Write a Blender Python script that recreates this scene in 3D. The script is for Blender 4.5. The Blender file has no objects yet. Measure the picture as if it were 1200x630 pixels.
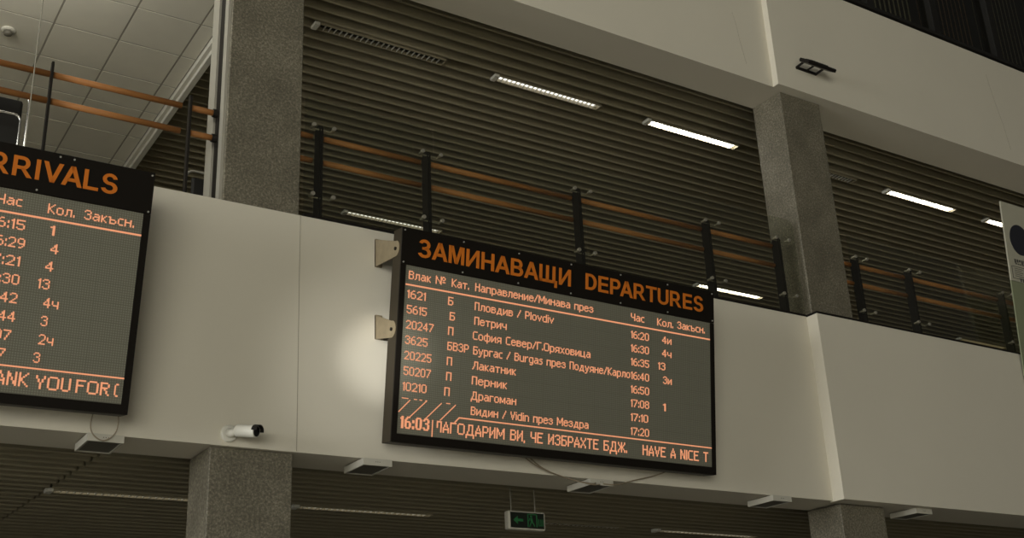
import bpy, bmesh, math, random
from mathutils import Vector, Matrix

random.seed(7)
U = 0.76            # metres per drawing unit (one ceiling tile, 0.6 m, is 0.785 units)
EYE = 1.6           # the hall floor lies 1.6 m under the height that drawing heights are counted from
FLOOR = -EYE / U
COL = bpy.context.scene.collection
PI = math.pi


def W(x, y, z):
    return Vector((x * U, y * U, EYE + z * U))


# ------------------------------------------------------------------ materials
def new_mat(name):
    m = bpy.data.materials.new(name)
    m.use_nodes = True
    nt = m.node_tree
    b = nt.nodes['Principled BSDF']
    return m, nt, b


def simple(name, col, rough=0.5, metal=0.0, noise=0.0, nscale=8.0, bump=0.0, bscale=60.0, spec=0.5):
    m, nt, b = new_mat(name)
    b.inputs['Base Color'].default_value = (*col, 1)
    b.inputs['Roughness'].default_value = rough
    b.inputs['Metallic'].default_value = metal
    b.inputs['Specular IOR Level'].default_value = spec
    tc = nt.nodes.new('ShaderNodeTexCoord')
    n = nt.nodes.new('ShaderNodeTexNoise')
    n.inputs['Scale'].default_value = nscale
    n.inputs['Detail'].default_value = 5
    nt.links.new(tc.outputs['Object'], n.inputs['Vector'])
    mix = nt.nodes.new('ShaderNodeMix')
    mix.data_type = 'RGBA'
    a = max(0.01, noise)
    mix.inputs[6].default_value = (*[c * (1 - a) for c in col], 1)
    mix.inputs[7].default_value = (*[min(1, c * (1 + a)) for c in col], 1)
    nt.links.new(n.outputs['Fac'], mix.inputs[0])
    nt.links.new(mix.outputs[2], b.inputs['Base Color'])
    if bump:
        n2 = nt.nodes.new('ShaderNodeTexNoise')
        n2.inputs['Scale'].default_value = bscale
        n2.inputs['Detail'].default_value = 3
        nt.links.new(tc.outputs['Object'], n2.inputs['Vector'])
        bp = nt.nodes.new('ShaderNodeBump')
        bp.inputs['Strength'].default_value = bump
        bp.inputs['Distance'].default_value = 0.01
        nt.links.new(n2.outputs['Fac'], bp.inputs['Height'])
        nt.links.new(bp.outputs['Normal'], b.inputs['Normal'])
    return m


def emitter(name, col, strength, base=(0.02, 0.02, 0.02)):
    m, nt, b = new_mat(name)
    b.inputs['Base Color'].default_value = (*base, 1)
    b.inputs['Emission Color'].default_value = (*col, 1)
    b.inputs['Emission Strength'].default_value = strength
    return m


def granite_mat():
    m, nt, b = new_mat('speckled_granite')
    tc = nt.nodes.new('ShaderNodeTexCoord')
    v = nt.nodes.new('ShaderNodeTexNoise')
    v.inputs['Scale'].default_value = 55
    v.inputs['Detail'].default_value = 6
    v.inputs['Roughness'].default_value = 0.75
    v2 = nt.nodes.new('ShaderNodeTexNoise')
    v2.inputs['Scale'].default_value = 4
    v2.inputs['Detail'].default_value = 4
    for q in (v, v2):
        nt.links.new(tc.outputs['Object'], q.inputs['Vector'])
    add = nt.nodes.new('ShaderNodeMath')
    add.operation = 'MULTIPLY_ADD'
    add.inputs[1].default_value = 0.22
    nt.links.new(v2.outputs['Fac'], add.inputs[0])
    nt.links.new(v.outputs['Fac'], add.inputs[2])
    r = nt.nodes.new('ShaderNodeValToRGB')
    r.color_ramp.elements[0].position = 0.42
    r.color_ramp.elements[0].color = (0.068, 0.060, 0.041, 1)
    r.color_ramp.elements[1].position = 0.82
    r.color_ramp.elements[1].color = (0.32, 0.29, 0.215, 1)
    e = r.color_ramp.elements.new(0.6)
    e.color = (0.132, 0.117, 0.083, 1)
    nt.links.new(add.outputs[0], r.inputs[0])
    nt.links.new(r.outputs[0], b.inputs['Base Color'])
    b.inputs['Roughness'].default_value = 0.55
    return m


def screen_mat():
    """Dark LED matrix: fine grid between the diodes and module seams."""
    m, nt, b = new_mat('led_matrix')
    tc = nt.nodes.new('ShaderNodeTexCoord')
    sep = nt.nodes.new('ShaderNodeSeparateXYZ')
    nt.links.new(tc.outputs['Object'], sep.inputs[0])

    def line(sock, pitch, width):
        d = nt.nodes.new('ShaderNodeMath'); d.operation = 'DIVIDE'; d.inputs[1].default_value = pitch
        nt.links.new(sock, d.inputs[0])
        f = nt.nodes.new('ShaderNodeMath'); f.operation = 'FRACT'
        nt.links.new(d.outputs[0], f.inputs[0])
        g = nt.nodes.new('ShaderNodeMath'); g.operation = 'LESS_THAN'; g.inputs[1].default_value = width
        nt.links.new(f.outputs[0], g.inputs[0])
        return g.outputs[0]

    def mx(a, c):
        q = nt.nodes.new('ShaderNodeMath'); q.operation = 'MAXIMUM'
        nt.links.new(a, q.inputs[0]); nt.links.new(c, q.inputs[1])
        return q.outputs[0]
    fine = mx(line(sep.outputs['X'], 0.0156, 0.36), line(sep.outputs['Z'], 0.0156, 0.36))
    mod = mx(line(sep.outputs['X'], 0.2496, 0.03), line(sep.outputs['Z'], 0.1248, 0.06))
    mixa = nt.nodes.new('ShaderNodeMix'); mixa.data_type = 'RGBA'
    mixa.inputs[6].default_value = (0.225, 0.22, 0.17, 1)
    mixa.inputs[7].default_value = (0.15, 0.145, 0.11, 1)
    nt.links.new(fine, mixa.inputs[0])
    mixb = nt.nodes.new('ShaderNodeMix'); mixb.data_type = 'RGBA'
    mixb.inputs[7].default_value = (0.15, 0.145, 0.11, 1)
    nt.links.new(mod, mixb.inputs[0])
    nt.links.new(mixa.outputs[2], mixb.inputs[6])
    nt.links.new(mixb.outputs[2], b.inputs['Base Color'])
    b.inputs['Roughness'].default_value = 0.38
    b.inputs['Specular IOR Level'].default_value = 0.35
    return m


def glass_mat(name, tint, refl=1.0):
    m = bpy.data.materials.new(name)
    m.use_nodes = True
    nt = m.node_tree
    nt.nodes.remove(nt.nodes['Principled BSDF'])
    out = nt.nodes['Material Output']
    tr = nt.nodes.new('ShaderNodeBsdfTransparent')
    tr.inputs[0].default_value = (*tint, 1)
    gl = nt.nodes.new('ShaderNodeBsdfGlossy')
    gl.inputs['Roughness'].default_value = 0.02
    gl.inputs['Color'].default_value = (refl, refl, refl, 1)
    fr = nt.nodes.new('ShaderNodeFresnel')
    ge = nt.nodes.new('ShaderNodeNewGeometry')
    io = nt.nodes.new('ShaderNodeMapRange')
    io.inputs['To Min'].default_value = 1.45
    io.inputs['To Max'].default_value = 1 / 1.45
    nt.links.new(ge.outputs['Backfacing'], io.inputs['Value'])
    nt.links.new(io.outputs[0], fr.inputs['IOR'])
    mx = nt.nodes.new('ShaderNodeMixShader')
    nt.links.new(fr.outputs[0], mx.inputs[0])
    nt.links.new(tr.outputs[0], mx.inputs[1])
    nt.links.new(gl.outputs[0], mx.inputs[2])
    nt.links.new(mx.outputs[0], out.inputs[0])
    return m


def wood_mat():
    m, nt, b = new_mat('varnished_wood')
    tc = nt.nodes.new('ShaderNodeTexCoord')
    mp = nt.nodes.new('ShaderNodeMapping')
    mp.inputs['Scale'].default_value = (1.2, 30, 30)
    n = nt.nodes.new('ShaderNodeTexNoise')
    n.inputs['Scale'].default_value = 2.5
    nt.links.new(tc.outputs['Object'], mp.inputs[0])
    nt.links.new(mp.outputs[0], n.inputs['Vector'])
    r = nt.nodes.new('ShaderNodeValToRGB')
    r.color_ramp.elements[0].color = (0.30, 0.12, 0.036, 1)
    r.color_ramp.elements[1].color = (0.42, 0.19, 0.062, 1)
    nt.links.new(n.outputs['Fac'], r.inputs[0])
    nt.links.new(r.outputs[0], b.inputs['Base Color'])
    b.inputs['Roughness'].default_value = 0.55
    b.inputs['Specular IOR Level'].default_value = 0.25
    return m


M = dict(
    wall=simple('cream_plaster', (0.66, 0.615, 0.51), 0.75, noise=0.05, nscale=0.9, bump=0.05, bscale=35),
    crack=simple('plaster_crack', (0.33, 0.295, 0.23), 0.9),
    granite=granite_mat(),
    baffle=simple('olive_metal_baffle', (0.255, 0.222, 0.145), 0.45, noise=0.08, nscale=1.5),
    void=simple('dark_ceiling_void', (0.02, 0.018, 0.014), 0.9),
    tile=simple('mineral_tile', (0.74, 0.71, 0.61), 0.85, noise=0.04, nscale=5, bump=0.1, bscale=150),
    grid=simple('ceiling_grid', (0.36, 0.34, 0.28), 0.6),
    floor=simple('polished_stone_floor', (0.55, 0.52, 0.44), 0.35, noise=0.25, nscale=3),
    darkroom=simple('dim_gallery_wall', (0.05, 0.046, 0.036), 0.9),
    alu=simple('brushed_aluminium', (0.38, 0.36, 0.30), 0.5, 0.2),
    black=simple('black_metal', (0.012, 0.010, 0.008), 0.5, spec=0.2),
    blackgloss=simple('black_header_panel', (0.011, 0.009, 0.007), 0.5, spec=0.08),
    brownside=simple('dark_brown_case', (0.034, 0.026, 0.015), 0.5, spec=0.25),
    screen=screen_mat(),
    orange=simple('orange_vinyl', (0.62, 0.17, 0.016), 0.6, spec=0.2),
    led=emitter('orange_led', (1.0, 0.385, 0.19), 0.82),
    screw=simple('zinc_screw', (0.55, 0.53, 0.47), 0.35, 0.5),
    bracket=simple('galvanised_bracket', (0.28, 0.225, 0.14), 0.5, 0.1, noise=0.25, nscale=18),
    steel=simple('dark_steel_plate', (0.018, 0.015, 0.012), 0.5, spec=0.2),
    bolt=simple('satin_steel_bolt', (0.42, 0.39, 0.31), 0.35, 0.6),
    wood=wood_mat(),
    glass=glass_mat('balustrade_glass', (0.92, 0.93, 0.89)),
    winglass=glass_mat('window_glass', (0.75, 0.75, 0.70)),
    white=simple('white_enamel', (0.66, 0.64, 0.56), 0.45),
    offwhite=simple('cream_lamp_case', (0.50, 0.475, 0.40), 0.5),
    smoked=simple('smoked_diffuser', (0.13, 0.12, 0.095), 0.5),
    chrome=simple('chrome_tube', (0.62, 0.61, 0.57), 0.25, 0.8),
    leather=simple('black_upholstery', (0.012, 0.011, 0.009), 0.6),
    lens=simple('black_lens', (0.006, 0.006, 0.006), 0.15),
    cable=simple('tan_cable', (0.26, 0.21, 0.14), 0.6),
    greycable=simple('grey_wire', (0.30, 0.28, 0.22), 0.5),
    louvre=simple('louvre_metal', (0.62, 0.60, 0.53), 0.3, 0.3),
    tube_off=simple('unlit_tube', (0.02, 0.018, 0.015), 0.6),  # near-black: shade inside the unlit lamps is put into the tube colour
    tube_bright=emitter('lit_tube', (1.0, 0.98, 0.91), 3.0),
    tube_on=emitter('lit_tube_soft', (1.0, 0.97, 0.88), 1.5),
    tube_dim=emitter('lit_tube_low', (1.0, 0.95, 0.82), 1.1),
    tube_warm=emitter('lit_tube_warm', (1.0, 0.80, 0.42), 0.5),
    signface=simple('exit_sign_face', (0.012, 0.016, 0.011), 0.35),
    green=emitter('green_pictogram', (0.05, 0.34, 0.09), 0.045, base=(0.015, 0.09, 0.03)),
    banner=simple('banner_cream', (0.42, 0.40, 0.31), 0.7),
    bannergreen=simple('banner_green', (0.23, 0.25, 0.15), 0.7),
    navy=simple('banner_navy', (0.018, 0.019, 0.026), 0.6),
    print=simple('banner_print', (0.05, 0.05, 0.045), 0.7),
    blind=simple('dark_vertical_blind', (0.24, 0.215, 0.145), 0.8),
    blind_brown=simple('brown_vertical_blind', (0.24, 0.155, 0.10), 0.8),
    blind_pale=simple('olive_vertical_blind', (0.42, 0.40, 0.29), 0.8),
    winframe=simple('black_window_post', (0.010, 0.009, 0.007), 0.5),
)


# ------------------------------------------------------------------ mesh builder (coordinates in units)
class MB:
    def __init__(self):
        self.bm = bmesh.new()
        self.mi = 0

    def _f(self, vs):
        try:
            f = self.bm.faces.new(vs)
            f.material_index = self.mi
            return f
        except ValueError:
            return None

    def box(self, x0, x1, y0, y1, z0, z1, bevel=0.0):
        v = [self.bm.verts.new((x, y, z)) for x in (x0, x1) for y in (y0, y1) for z in (z0, z1)]
        fs = [self._f([v[i] for i in q]) for q in ((0, 1, 3, 2), (4, 6, 7, 5), (0, 4, 5, 1), (2, 3, 7, 6), (0, 2, 6, 4), (1, 5, 7, 3))]
        if bevel:
            es = list({e for f in fs for e in f.edges})
            bmesh.ops.bevel(self.bm, geom=es, offset=bevel, segments=2, affect='EDGES', profile=0.5)
        return self

    def prism(self, pts, axis, a, b):
        """polygon pts (2-D) swept along axis from a to b. axis x: pts=(y,z); y: pts=(x,z); z: pts=(x,y)"""
        def P(p, t):
            return {'x': (t, p[0], p[1]), 'y': (p[0], t, p[1]), 'z': (p[0], p[1], t)}[axis]
        A = [self.bm.verts.new(P(p, a)) for p in pts]
        B = [self.bm.verts.new(P(p, b)) for p in pts]
        self._f(A); self._f(B[::-1])
        n = len(pts)
        for i in range(n):
            self._f([A[i], B[i], B[(i + 1) % n], A[(i + 1) % n]])
        return self

    def tube(self, pts, r, seg=10, caps=True):
        pts = [Vector(p) for p in pts]
        rings = []
        up = None
        for i, p in enumerate(pts):
            d = (pts[min(i + 1, len(pts) - 1)] - pts[max(i - 1, 0)]).normalized()
            if up is None:
                up = Vector((0, 0, 1)) if abs(d.z) < 0.9 else Vector((0, 1, 0))
            a = d.cross(up).normalized()
            b = a.cross(d).normalized()
            up = b
            rr = r[i] if isinstance(r, (list, tuple)) else r
            rings.append([self.bm.verts.new(p + (a * math.cos(t) + b * math.sin(t)) * rr) for t in [2 * PI * k / seg for k in range(seg)]])
        for A, B in zip(rings, rings[1:]):
            for k in range(seg):
                self._f([A[k], A[(k + 1) % seg], B[(k + 1) % seg], B[k]])
        if caps:
            self._f(rings[0][::-1]); self._f(rings[-1])
        return self

    def cyl(self, p0, p1, r, seg=20):
        return self.tube([p0, p1], r, seg)

    def build(self, name, mat, parent=None, loc=None, smooth=False):
        bm = self.bm
        bmesh.ops.recalc_face_normals(bm, faces=bm.faces)
        for v in bm.verts:
            v.co *= U
        me = bpy.data.meshes.new(name)
        bm.to_mesh(me)
        bm.free()
        for mm in (mat if isinstance(mat, (list, tuple)) else [mat]):
            me.materials.append(mm)
        if smooth:
            for p in me.polygons:
                p.use_smooth = len(p.vertices) == 4
        o = bpy.data.objects.new(name, me)
        COL.objects.link(o)
        if parent:
            o.parent = parent
        elif loc is not None:
            o.location = W(*loc)
        else:
            o.location = (0, 0, EYE)
        return o


def tag(o, label, cat, group=None, kind=None):
    o['label'] = label
    o['category'] = cat
    if group: o['group'] = group
    if kind: o['kind'] = kind
    return o


def thing(name, loc, label, cat, group=None, rot=None):
    o = bpy.data.objects.new(name, None)
    o.empty_display_size = 0.1
    COL.objects.link(o)
    o.location = W(*loc)
    if rot: o.rotation_euler = rot
    return tag(o, label, cat, group)


def kids(o):
    return [c for c in COL.objects if c.parent == o]


def copy_tree(o, parent=None):
    c = o.copy()
    COL.objects.link(c)
    c.parent = parent
    for ch in kids(o):
        copy_tree(ch, c)
    return c


def structure(mb, name, mat, label, cat, **k):
    return tag(mb.build(name, mat, **k), label, cat, kind='structure')


# ------------------------------------------------------------------ the building
XL, XR, YB = -7.0, 31.0, 19.0
STEP = 11.10                    # where the right-hand wall steps towards the hall
# parapet band
m = MB(); m.box(XL, STEP, 10.0, 10.045, 2.53, 4.905)
wl = structure(m, 'wall_left', M['wall'], 'cream plaster balcony band behind the two train boards', 'wall')
m = MB(); m.box(XL, STEP, 10.046, 10.60, 2.53, 4.50); m.box(STEP, XR, 10.046, 10.60, 2.53, 4.50)
structure(m, 'trim_1', M['wall'], 'cream plaster beam behind the balcony band', 'beam')
m = MB()
m.box(STEP, XR, 9.82, 10.045, 2.52, 4.90)
wr = structure(m, 'wall_right', M['wall'], 'cream plaster balcony band stepping forward right of the departures board', 'wall')
# upper fascia
m = MB(); m.box(XL, STEP, 10.0, 10.60, 8.318, 10.29)
structure(m, 'wall_upper_left', M['wall'], 'cream upper fascia above the lit ceiling lamps, left of the corner column', 'wall')
m = MB(); m.box(STEP, XR, 9.90, 10.60, 8.318, 10.255)
structure(m, 'wall_upper_right', M['wall'], 'cream upper fascia carrying the small floodlight', 'wall')
# hairline cracks / plaster joints (thin grooves with their own dark filler)
def crack(pts, y, w, name, label):
    m = MB()
    m.tube([(x, y, z) for x, z in pts], w, 5)
    structure(m, name, M['crack'], label, 'crack')
crack([(4.125, 2.54), (4.118, 3.4), (4.112, 4.0), (4.105, 4.9)], 10.0, 0.0035, 'trim_2', 'fine vertical plaster joint on the balcony band below the left column')
crack([(10.48, 9.36), (10.53, 9.15), (10.56, 8.9), (10.63, 8.55)], 10.0, 0.003, 'trim_3', 'short dark hairline crack in the upper fascia left of the corner')
crack([(16.1, 9.9), (16.16, 9.5), (16.27, 9.0), (16.33, 8.55)], 9.9, 0.0028, 'trim_4', 'faint hairline crack in the upper fascia far right')
# dark channel that holds the glass along the top of the band
m = MB(); m.box(4.14, STEP, 10.0, 10.13, 4.905, 4.935); m.box(STEP, XR, 9.82, 10.045, 4.90, 4.93)
structure(m, 'trim_5', M['black'], 'thin black channel along the top edge of the balcony band', 'trim')
m = MB(); m.box(XL, XR, 9.86, 10.6, 10.291, 10.335)
structure(m, 'trim_6', M['winframe'], 'black sill along the top edge of the upper fascia', 'sill')
# slabs, floors, back and end walls
m = MB(); m.box(XL - 14, XR + 10, -24, YB, FLOOR - 0.2, FLOOR)
structure(m, 'floor', M['floor'], 'polished stone floor of the station hall', 'floor')
m = MB(); m.box(XL, XR, 10.60, YB, 4.30, 4.50)
structure(m, 'floor_gallery', M['floor'], 'floor of the upper gallery behind the balcony band', 'floor')
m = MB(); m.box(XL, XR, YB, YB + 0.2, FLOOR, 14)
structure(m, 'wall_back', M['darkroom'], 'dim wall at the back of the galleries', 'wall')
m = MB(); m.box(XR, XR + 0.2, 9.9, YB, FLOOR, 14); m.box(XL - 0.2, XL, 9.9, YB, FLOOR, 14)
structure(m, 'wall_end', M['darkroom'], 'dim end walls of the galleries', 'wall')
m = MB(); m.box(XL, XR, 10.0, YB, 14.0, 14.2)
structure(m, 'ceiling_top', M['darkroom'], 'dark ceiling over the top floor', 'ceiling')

# columns
def column(x0, x1, z0, z1, label):
    m = MB(); m.box(x0, x1, 10.05, 10.60, z0, z1, bevel=0.008)
    structure(m, 'granite_column', M['granite'], label, 'column')
column(3.33, 4.11, 4.505, 8.316, 'speckled grey granite column on the upper floor between the two boards')
column(11.27, 12.05, 4.505, 8.316, 'speckled grey granite column on the upper floor at the wall corner')
column(3.33, 4.11, FLOOR, 2.525, 'speckled grey granite column of the ground floor below the security camera')
column(11.27, 12.05, FLOOR, 2.515, 'speckled grey granite column of the ground floor at bottom right')

# aluminium profiles on the left face of the upper left column
m = MB(); m.mi = 0
m.box(3.30, 3.329, 10.09, 10.19, 4.505, 8.32); m.box(3.29, 3.329, 10.36, 10.55, 4.505, 8.32)
m.mi = 1
m.box(3.312, 3.329, 10.195, 10.355, 4.505, 8.32)
structure(m, 'trim_7', [M['alu'], M['black']], 'pair of pale aluminium profiles with black gasket beside the left column', 'trim')


# baffle ceilings
def baffle_ceiling(name, x0, x1, y0, pitch, z, h, w, label, joints=None):
    m = MB()
    k = 0
    y = y0
    while y < YB - 0.1:
        segs = [(x0, x1)]
        if joints and k % 1 == 0:
            xj = joints(k)
            segs = [(x0, xj - 0.012), (xj + 0.012, x1)]
        for a, b in segs:
            r = min(0.014, w * 0.4)
            prof = [(y - w / 2 + r - r * math.sin(t), z + r - r * math.cos(t)) for t in [PI / 2 * k / 4 for k in range(5)]]
            prof += [(y + w / 2 - 0.006, z), (y + w / 2, z + 0.006), (y + w / 2, z + h), (y - w / 2, z + h)]
            m.prism(prof, 'x', a, b)
        y += pitch
        k += 1
    m.mi = 1
    m.box(x0, x1, 10.605, YB, z + h + 0.12, z + h + 0.2)
    return structure(m, name, [M['baffle'], M['void']], label, 'ceiling')

P1 = 0.2055
Y1 = 11.47 - 3 * P1 - 0.03
baffle_ceiling('ceiling', 4.06, XR, Y1, P1, 8.42, 0.19, 0.034, 'olive metal baffle ceiling over the upper gallery')
P2 = 0.222
Y2 = 12.08 - 6 * P2
baffle_ceiling('ceiling_lower', XL, XR, Y2, P2, 2.62, 0.17, 0.055, 'olive metal baffle ceiling over the ground floor', joints=lambda k: 2.665 - 0.011 * k)

# tile ceiling on the left
m = MB()
m.mi = 1
m.box(XL, 3.93, 10.605, YB, 8.404, 8.5)
m.mi = 0
g = 0.012
xs = [3.93, 3.72]
while xs[-1] > XL: xs.append(xs[-1] - 0.785)
ys = [10.605, 10.78]
while ys[-1] < YB: ys.append(ys[-1] + 0.815)
for xa, xb in zip(xs, xs[1:]):
    for ya, yb in zip(ys, ys[1:]):
        m.box(xb + g, xa - g, ya + g, yb - g, 8.40, 8.4045)
structure(m, 'ceiling_tiles', [M['tile'], M['grid']], 'pale square tile ceiling over the arrivals board', 'ceiling')
m = MB(); m.box(3.935, 3.985, 10.605, YB, 8.33, 8.5); m.box(3.985, 4.055, 10.605, YB, 8.27, 8.62)
structure(m, 'trim_8', M['white'], 'pale metal edge strip between tile ceiling and baffle ceiling', 'trim')

# dark windows of the top floor
WX = [10.55 + 1.66 * i for i in range(0, 9)]
n = 0
for i, (xa, xb) in enumerate(zip(WX, WX[1:])):
    n += 1
    root = thing('window_%d' % n, (xa, 10.3, 10.335), 'dark top floor window bay %s' % ['hidden left of the frame', 'nearest the corner column', 'second right of the corner column', 'third right of the corner column', 'fourth right of the corner column', 'fifth right of the corner column', 'sixth right of the corner column', 'last before the hall end'][i], 'window')
    root['kind'] = 'structure'
    w = xb - xa
    a = MB(); a.box(0, 0.17, -0.02, 0.2, 0, 3.6, bevel=0.01); a.box(0.17, w, 0.02, 0.16, 3.3, 3.6)
    a.build('window_frame', M['winframe'], root)
    a = MB(); a.box(0.17, w, 0.08, 0.10, 0, 3.3); a.build('window_pane', M['winglass'], root)
    a = MB()
    q = 0.2
    h0 = [0.0, 0.0, 0.0, 0.55, 0.4, 0.3, 0.5, 0][i]
    while q < w - 0.05:
        ww = 0.126
        a.prism([(q, 0.35), (q + ww, 0.42), (q + ww, 0.43), (q, 0.36)], 'z', 0.02 + h0, 3.3)
        q += 0.125
    a.build('vertical_blind', M[['blind', 'blind_pale', 'blind_pale', 'blind_brown', 'blind', 'blind_brown', 'blind', 'blind'][i]], root)


# ------------------------------------------------------------------ lettering
# dot-matrix alphabet of the LED screens: rows from the top, capitals are 8 dots high ("n:" = first row)
DOTS = {}
def _g(chars, rows, first=None):
    if ':' in rows[:2]:
        first = int(rows[0]); rows = rows[2:]
    for c in chars: DOTS[c] = (first, rows.split('/'))
def _up(c, r): _g(c, r, 0)
def _lo(c, r): _g(c, r, 2)
_up('АA', '..#../..#../.#.#./.#.#./#...#/#####/#...#/#...#')
_up('Б', '#####/#..../#..../####./#...#/#...#/#...#/####.')
_up('ВB', '####./#...#/#...#/####./#...#/#...#/#...#/####.')
_up('Г', '#####/#..../#..../#..../#..../#..../#..../#....')
_up('Д', '..####./..#..#./..#..#./..#..#./..#..#./.#...#./.#...#./#######/#.....#/#.....#')
_up('ЕE', '#####/#..../#..../####./#..../#..../#..../#####')
_up('Ж', '#..#..#/#..#..#/.#.#.#./..###../..###../.#.#.#./#..#..#/#..#..#')
_up('З3', '.###./#...#/....#/..##./....#/....#/#...#/.###.')
_up('И', '#...#/#...#/#..##/#.#.#/#.#.#/##..#/#...#/#...#')
_up('КK', '#...#/#..#./#.#../##.../##.../#.#../#..#./#...#')
_up('Л', '..####/..#..#/..#..#/..#..#/..#..#/.#...#/.#...#/#....#')
_up('М', '#.....#/##...##/##...##/#.#.#.#/#.#.#.#/#..#..#/#.....#/#.....#')
_up('НH', '#...#/#...#/#...#/#####/#...#/#...#/#...#/#...#')
_up('ОO', '.####./#....#/#....#/#....#/#....#/#....#/#....#/.####.')
_up('П', '#####/#...#/#...#/#...#/#...#/#...#/#...#/#...#')
_up('РP', '####./#...#/#...#/#...#/####./#..../#..../#....')
_up('СC', '.####/#..../#..../#..../#..../#..../#..../.####')
_up('ТT', '#####/..#../..#../..#../..#../..#../..#../..#..')
_up('Х', '#...#/#...#/.#.#./..#../..#../.#.#./#...#/#...#')
_up('Ч', '#...#/#...#/#...#/#...#/.####/....#/....#/....#')
_up('V', '#...#/#...#/#...#/.#.#./.#.#./.#.#./..#../..#..')
_up('N', '#...#/##..#/##..#/#.#.#/#.#.#/#..##/#..##/#...#')
_up('I', '#/#/#/#/#/#/#/#')
_up('Y', '#...#/#...#/.#.#./.#.#./..#../..#../..#../..#..')
_up('U', '#...#/#...#/#...#/#...#/#...#/#...#/#...#/.###.')
_up('F', '#####/#..../#..../####./#..../#..../#..../#....')
_up('R', '####./#...#/#...#/####./#.#../#..#./#..#./#...#')
_up('№', '#....#.##./##...##..#/##...##..#/#.#..#.##./#..#.#..../#...##.###/#...##..../#....#....')
_lo('аa', '.###./....#/.####/#...#/#..##/.##.#')
_lo('в', '####./#...#/####./#...#/#...#/####.')
_lo('г', '####/#.../#.../#.../#.../#...')
_lo('д', '..###./..#.#./..#.#./.#..#./.#..#./######/#....#')
_lo('е', '.###./#...#/#####/#..../#...#/.###.')
_lo('з', '.###./#...#/..##./....#/#...#/.###.')
_lo('и', '#...#/#..##/#.#.#/#.#.#/##..#/#...#')
_lo('к', '#..#/#.#./##../##../#.#./#..#')
_lo('л', '.####/.#..#/.#..#/.#..#/.#..#/#...#')
_lo('м', '#....#/##..##/##..##/#.##.#/#.##.#/#....#')
_lo('н', '#...#/#...#/#####/#...#/#...#/#...#')
_lo('оo', '.###./#...#/#...#/#...#/#...#/.###.')
_lo('п', '#####/#...#/#...#/#...#/#...#/#...#')
_lo('р', '####./#...#/#...#/#...#/#...#/####./#..../#....')
_lo('с', '.###/#.../#.../#.../#.../.###')
_lo('т', '#####/..#../..#../..#../..#../..#..')
_lo('у', '#...#/#...#/.#.#./.#.#./.#.#./..#../..#../##...')
_lo('ф', '0:...#.../...#.../.#####./#..#..#/#..#..#/#..#..#/#..#..#/.#####./...#.../...#...')
_lo('х', '#...#/.#.#./..#../..#../.#.#./#...#')
_lo('ц', '#...#./#...#./#...#./#...#./#...#./######/.....#')
_lo('ч', '#...#/#...#/#...#/.####/....#/....#')
_lo('ъ', '##..../.#..../.####./.#...#/.#...#/.####.')
_lo('я', '.####/#...#/#...#/.####/.#..#/#...#')
_lo('l', '0:#/#/#/#/#/#/#/#')
_lo('v', '#...#/#...#/.#.#./.#.#./..#../..#..')
_lo('d', '0:....#/....#/.####/#...#/#...#/#...#/#...#/.####')
_lo('i', '0:#/./#/#/#/#/#/#')
_lo('u', '#...#/#...#/#...#/#...#/#...#/.####')
_lo('r', '#.##/##../#.../#.../#.../#...')
_lo('g', '.####/#...#/#...#/#...#/#...#/.####/....#/.###.')
_lo('s', '.###/#.../.##./...#/...#/###.')
_lo('n', '####./#...#/#...#/#...#/#...#/#...#')
_up('1', '.#/##/.#/.#/.#/.#/.#/.#')
_up('2', '.###./#...#/....#/....#/...#./..#../.#.../#####')
_up('4', '...#./..##./..##./.#.#./#..#./#####/...#./...#.')
_up('5', '#####/#..../#..../####./....#/....#/#...#/.###.')
_up('6', '..##./.#.../#..../####./#...#/#...#/#...#/.###.')
_up('7', '#####/....#/...#./...#./..#../..#../.#.../.#...')
_up('8', '.###./#...#/#...#/.###./#...#/#...#/#...#/.###.')
_up('9', '.###./#...#/#...#/#...#/.####/....#/...#./.##..')
_up('0', '.###./#...#/#...#/#...#/#...#/#...#/#...#/.###.')
DOTS[':'] = (2, ['#', '#', '.', '.', '#', '#'])
_lo('.', '6:#/#'); _lo(',', '7:#/#'); _up('/', '...#/...#/..#./..#./.#../.#../#.../#...')
_up(' ', '...')


def finish_flat(bm, depth, w, name, mat, parent):
    """thicken flat lettering towards the viewer and link it"""
    ext = bmesh.ops.extrude_face_region(bm, geom=list(bm.faces))
    for e in ext['geom']:
        if isinstance(e, bmesh.types.BMVert): e.co.y -= depth
    for q in bm.verts: q.co.y += w
    mb = MB(); mb.bm.free(); mb.bm = bm
    return mb.build(name, mat, parent)


def lettering(name, s, u0, u1, v, cap, mat, parent, heavy=False, w=0.0, depth=0.004, skip=0, keep=None):
    """LED words between u0 and u1 on baseline v: one small square per lit diode"""
    cells = set()
    x = 0
    for i, ch in enumerate(s):
        first, rows = DOTS[ch]
        wd = max(len(r) for r in rows)
        for j, r in enumerate(rows):
            for k, c in enumerate(r):
                if c == '#' and not (i == 0 and k < skip) and not (keep and k >= keep):
                    cells.add((x + k, 8 - first - j))
                    if heavy: cells.add((x + k + 1, 8 - first - j))
        x += wd + (2 if heavy else 1)
    xa = min(c[0] for c in cells); xb = max(c[0] for c in cells) + 1
    sx = (u1 - u0) / (xb - xa); sz = cap / 8
    bm = bmesh.new()
    vd = {}
    def V(i, j):
        if (i, j) not in vd: vd[(i, j)] = bm.verts.new((u0 + (i - xa) * sx, 0, v + j * sz))
        return vd[(i, j)]
    for i, j in cells:
        bm.faces.new([V(i, j - 1), V(i + 1, j - 1), V(i + 1, j), V(i, j)])
    return finish_flat(bm, depth, w, name, mat, parent)


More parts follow.
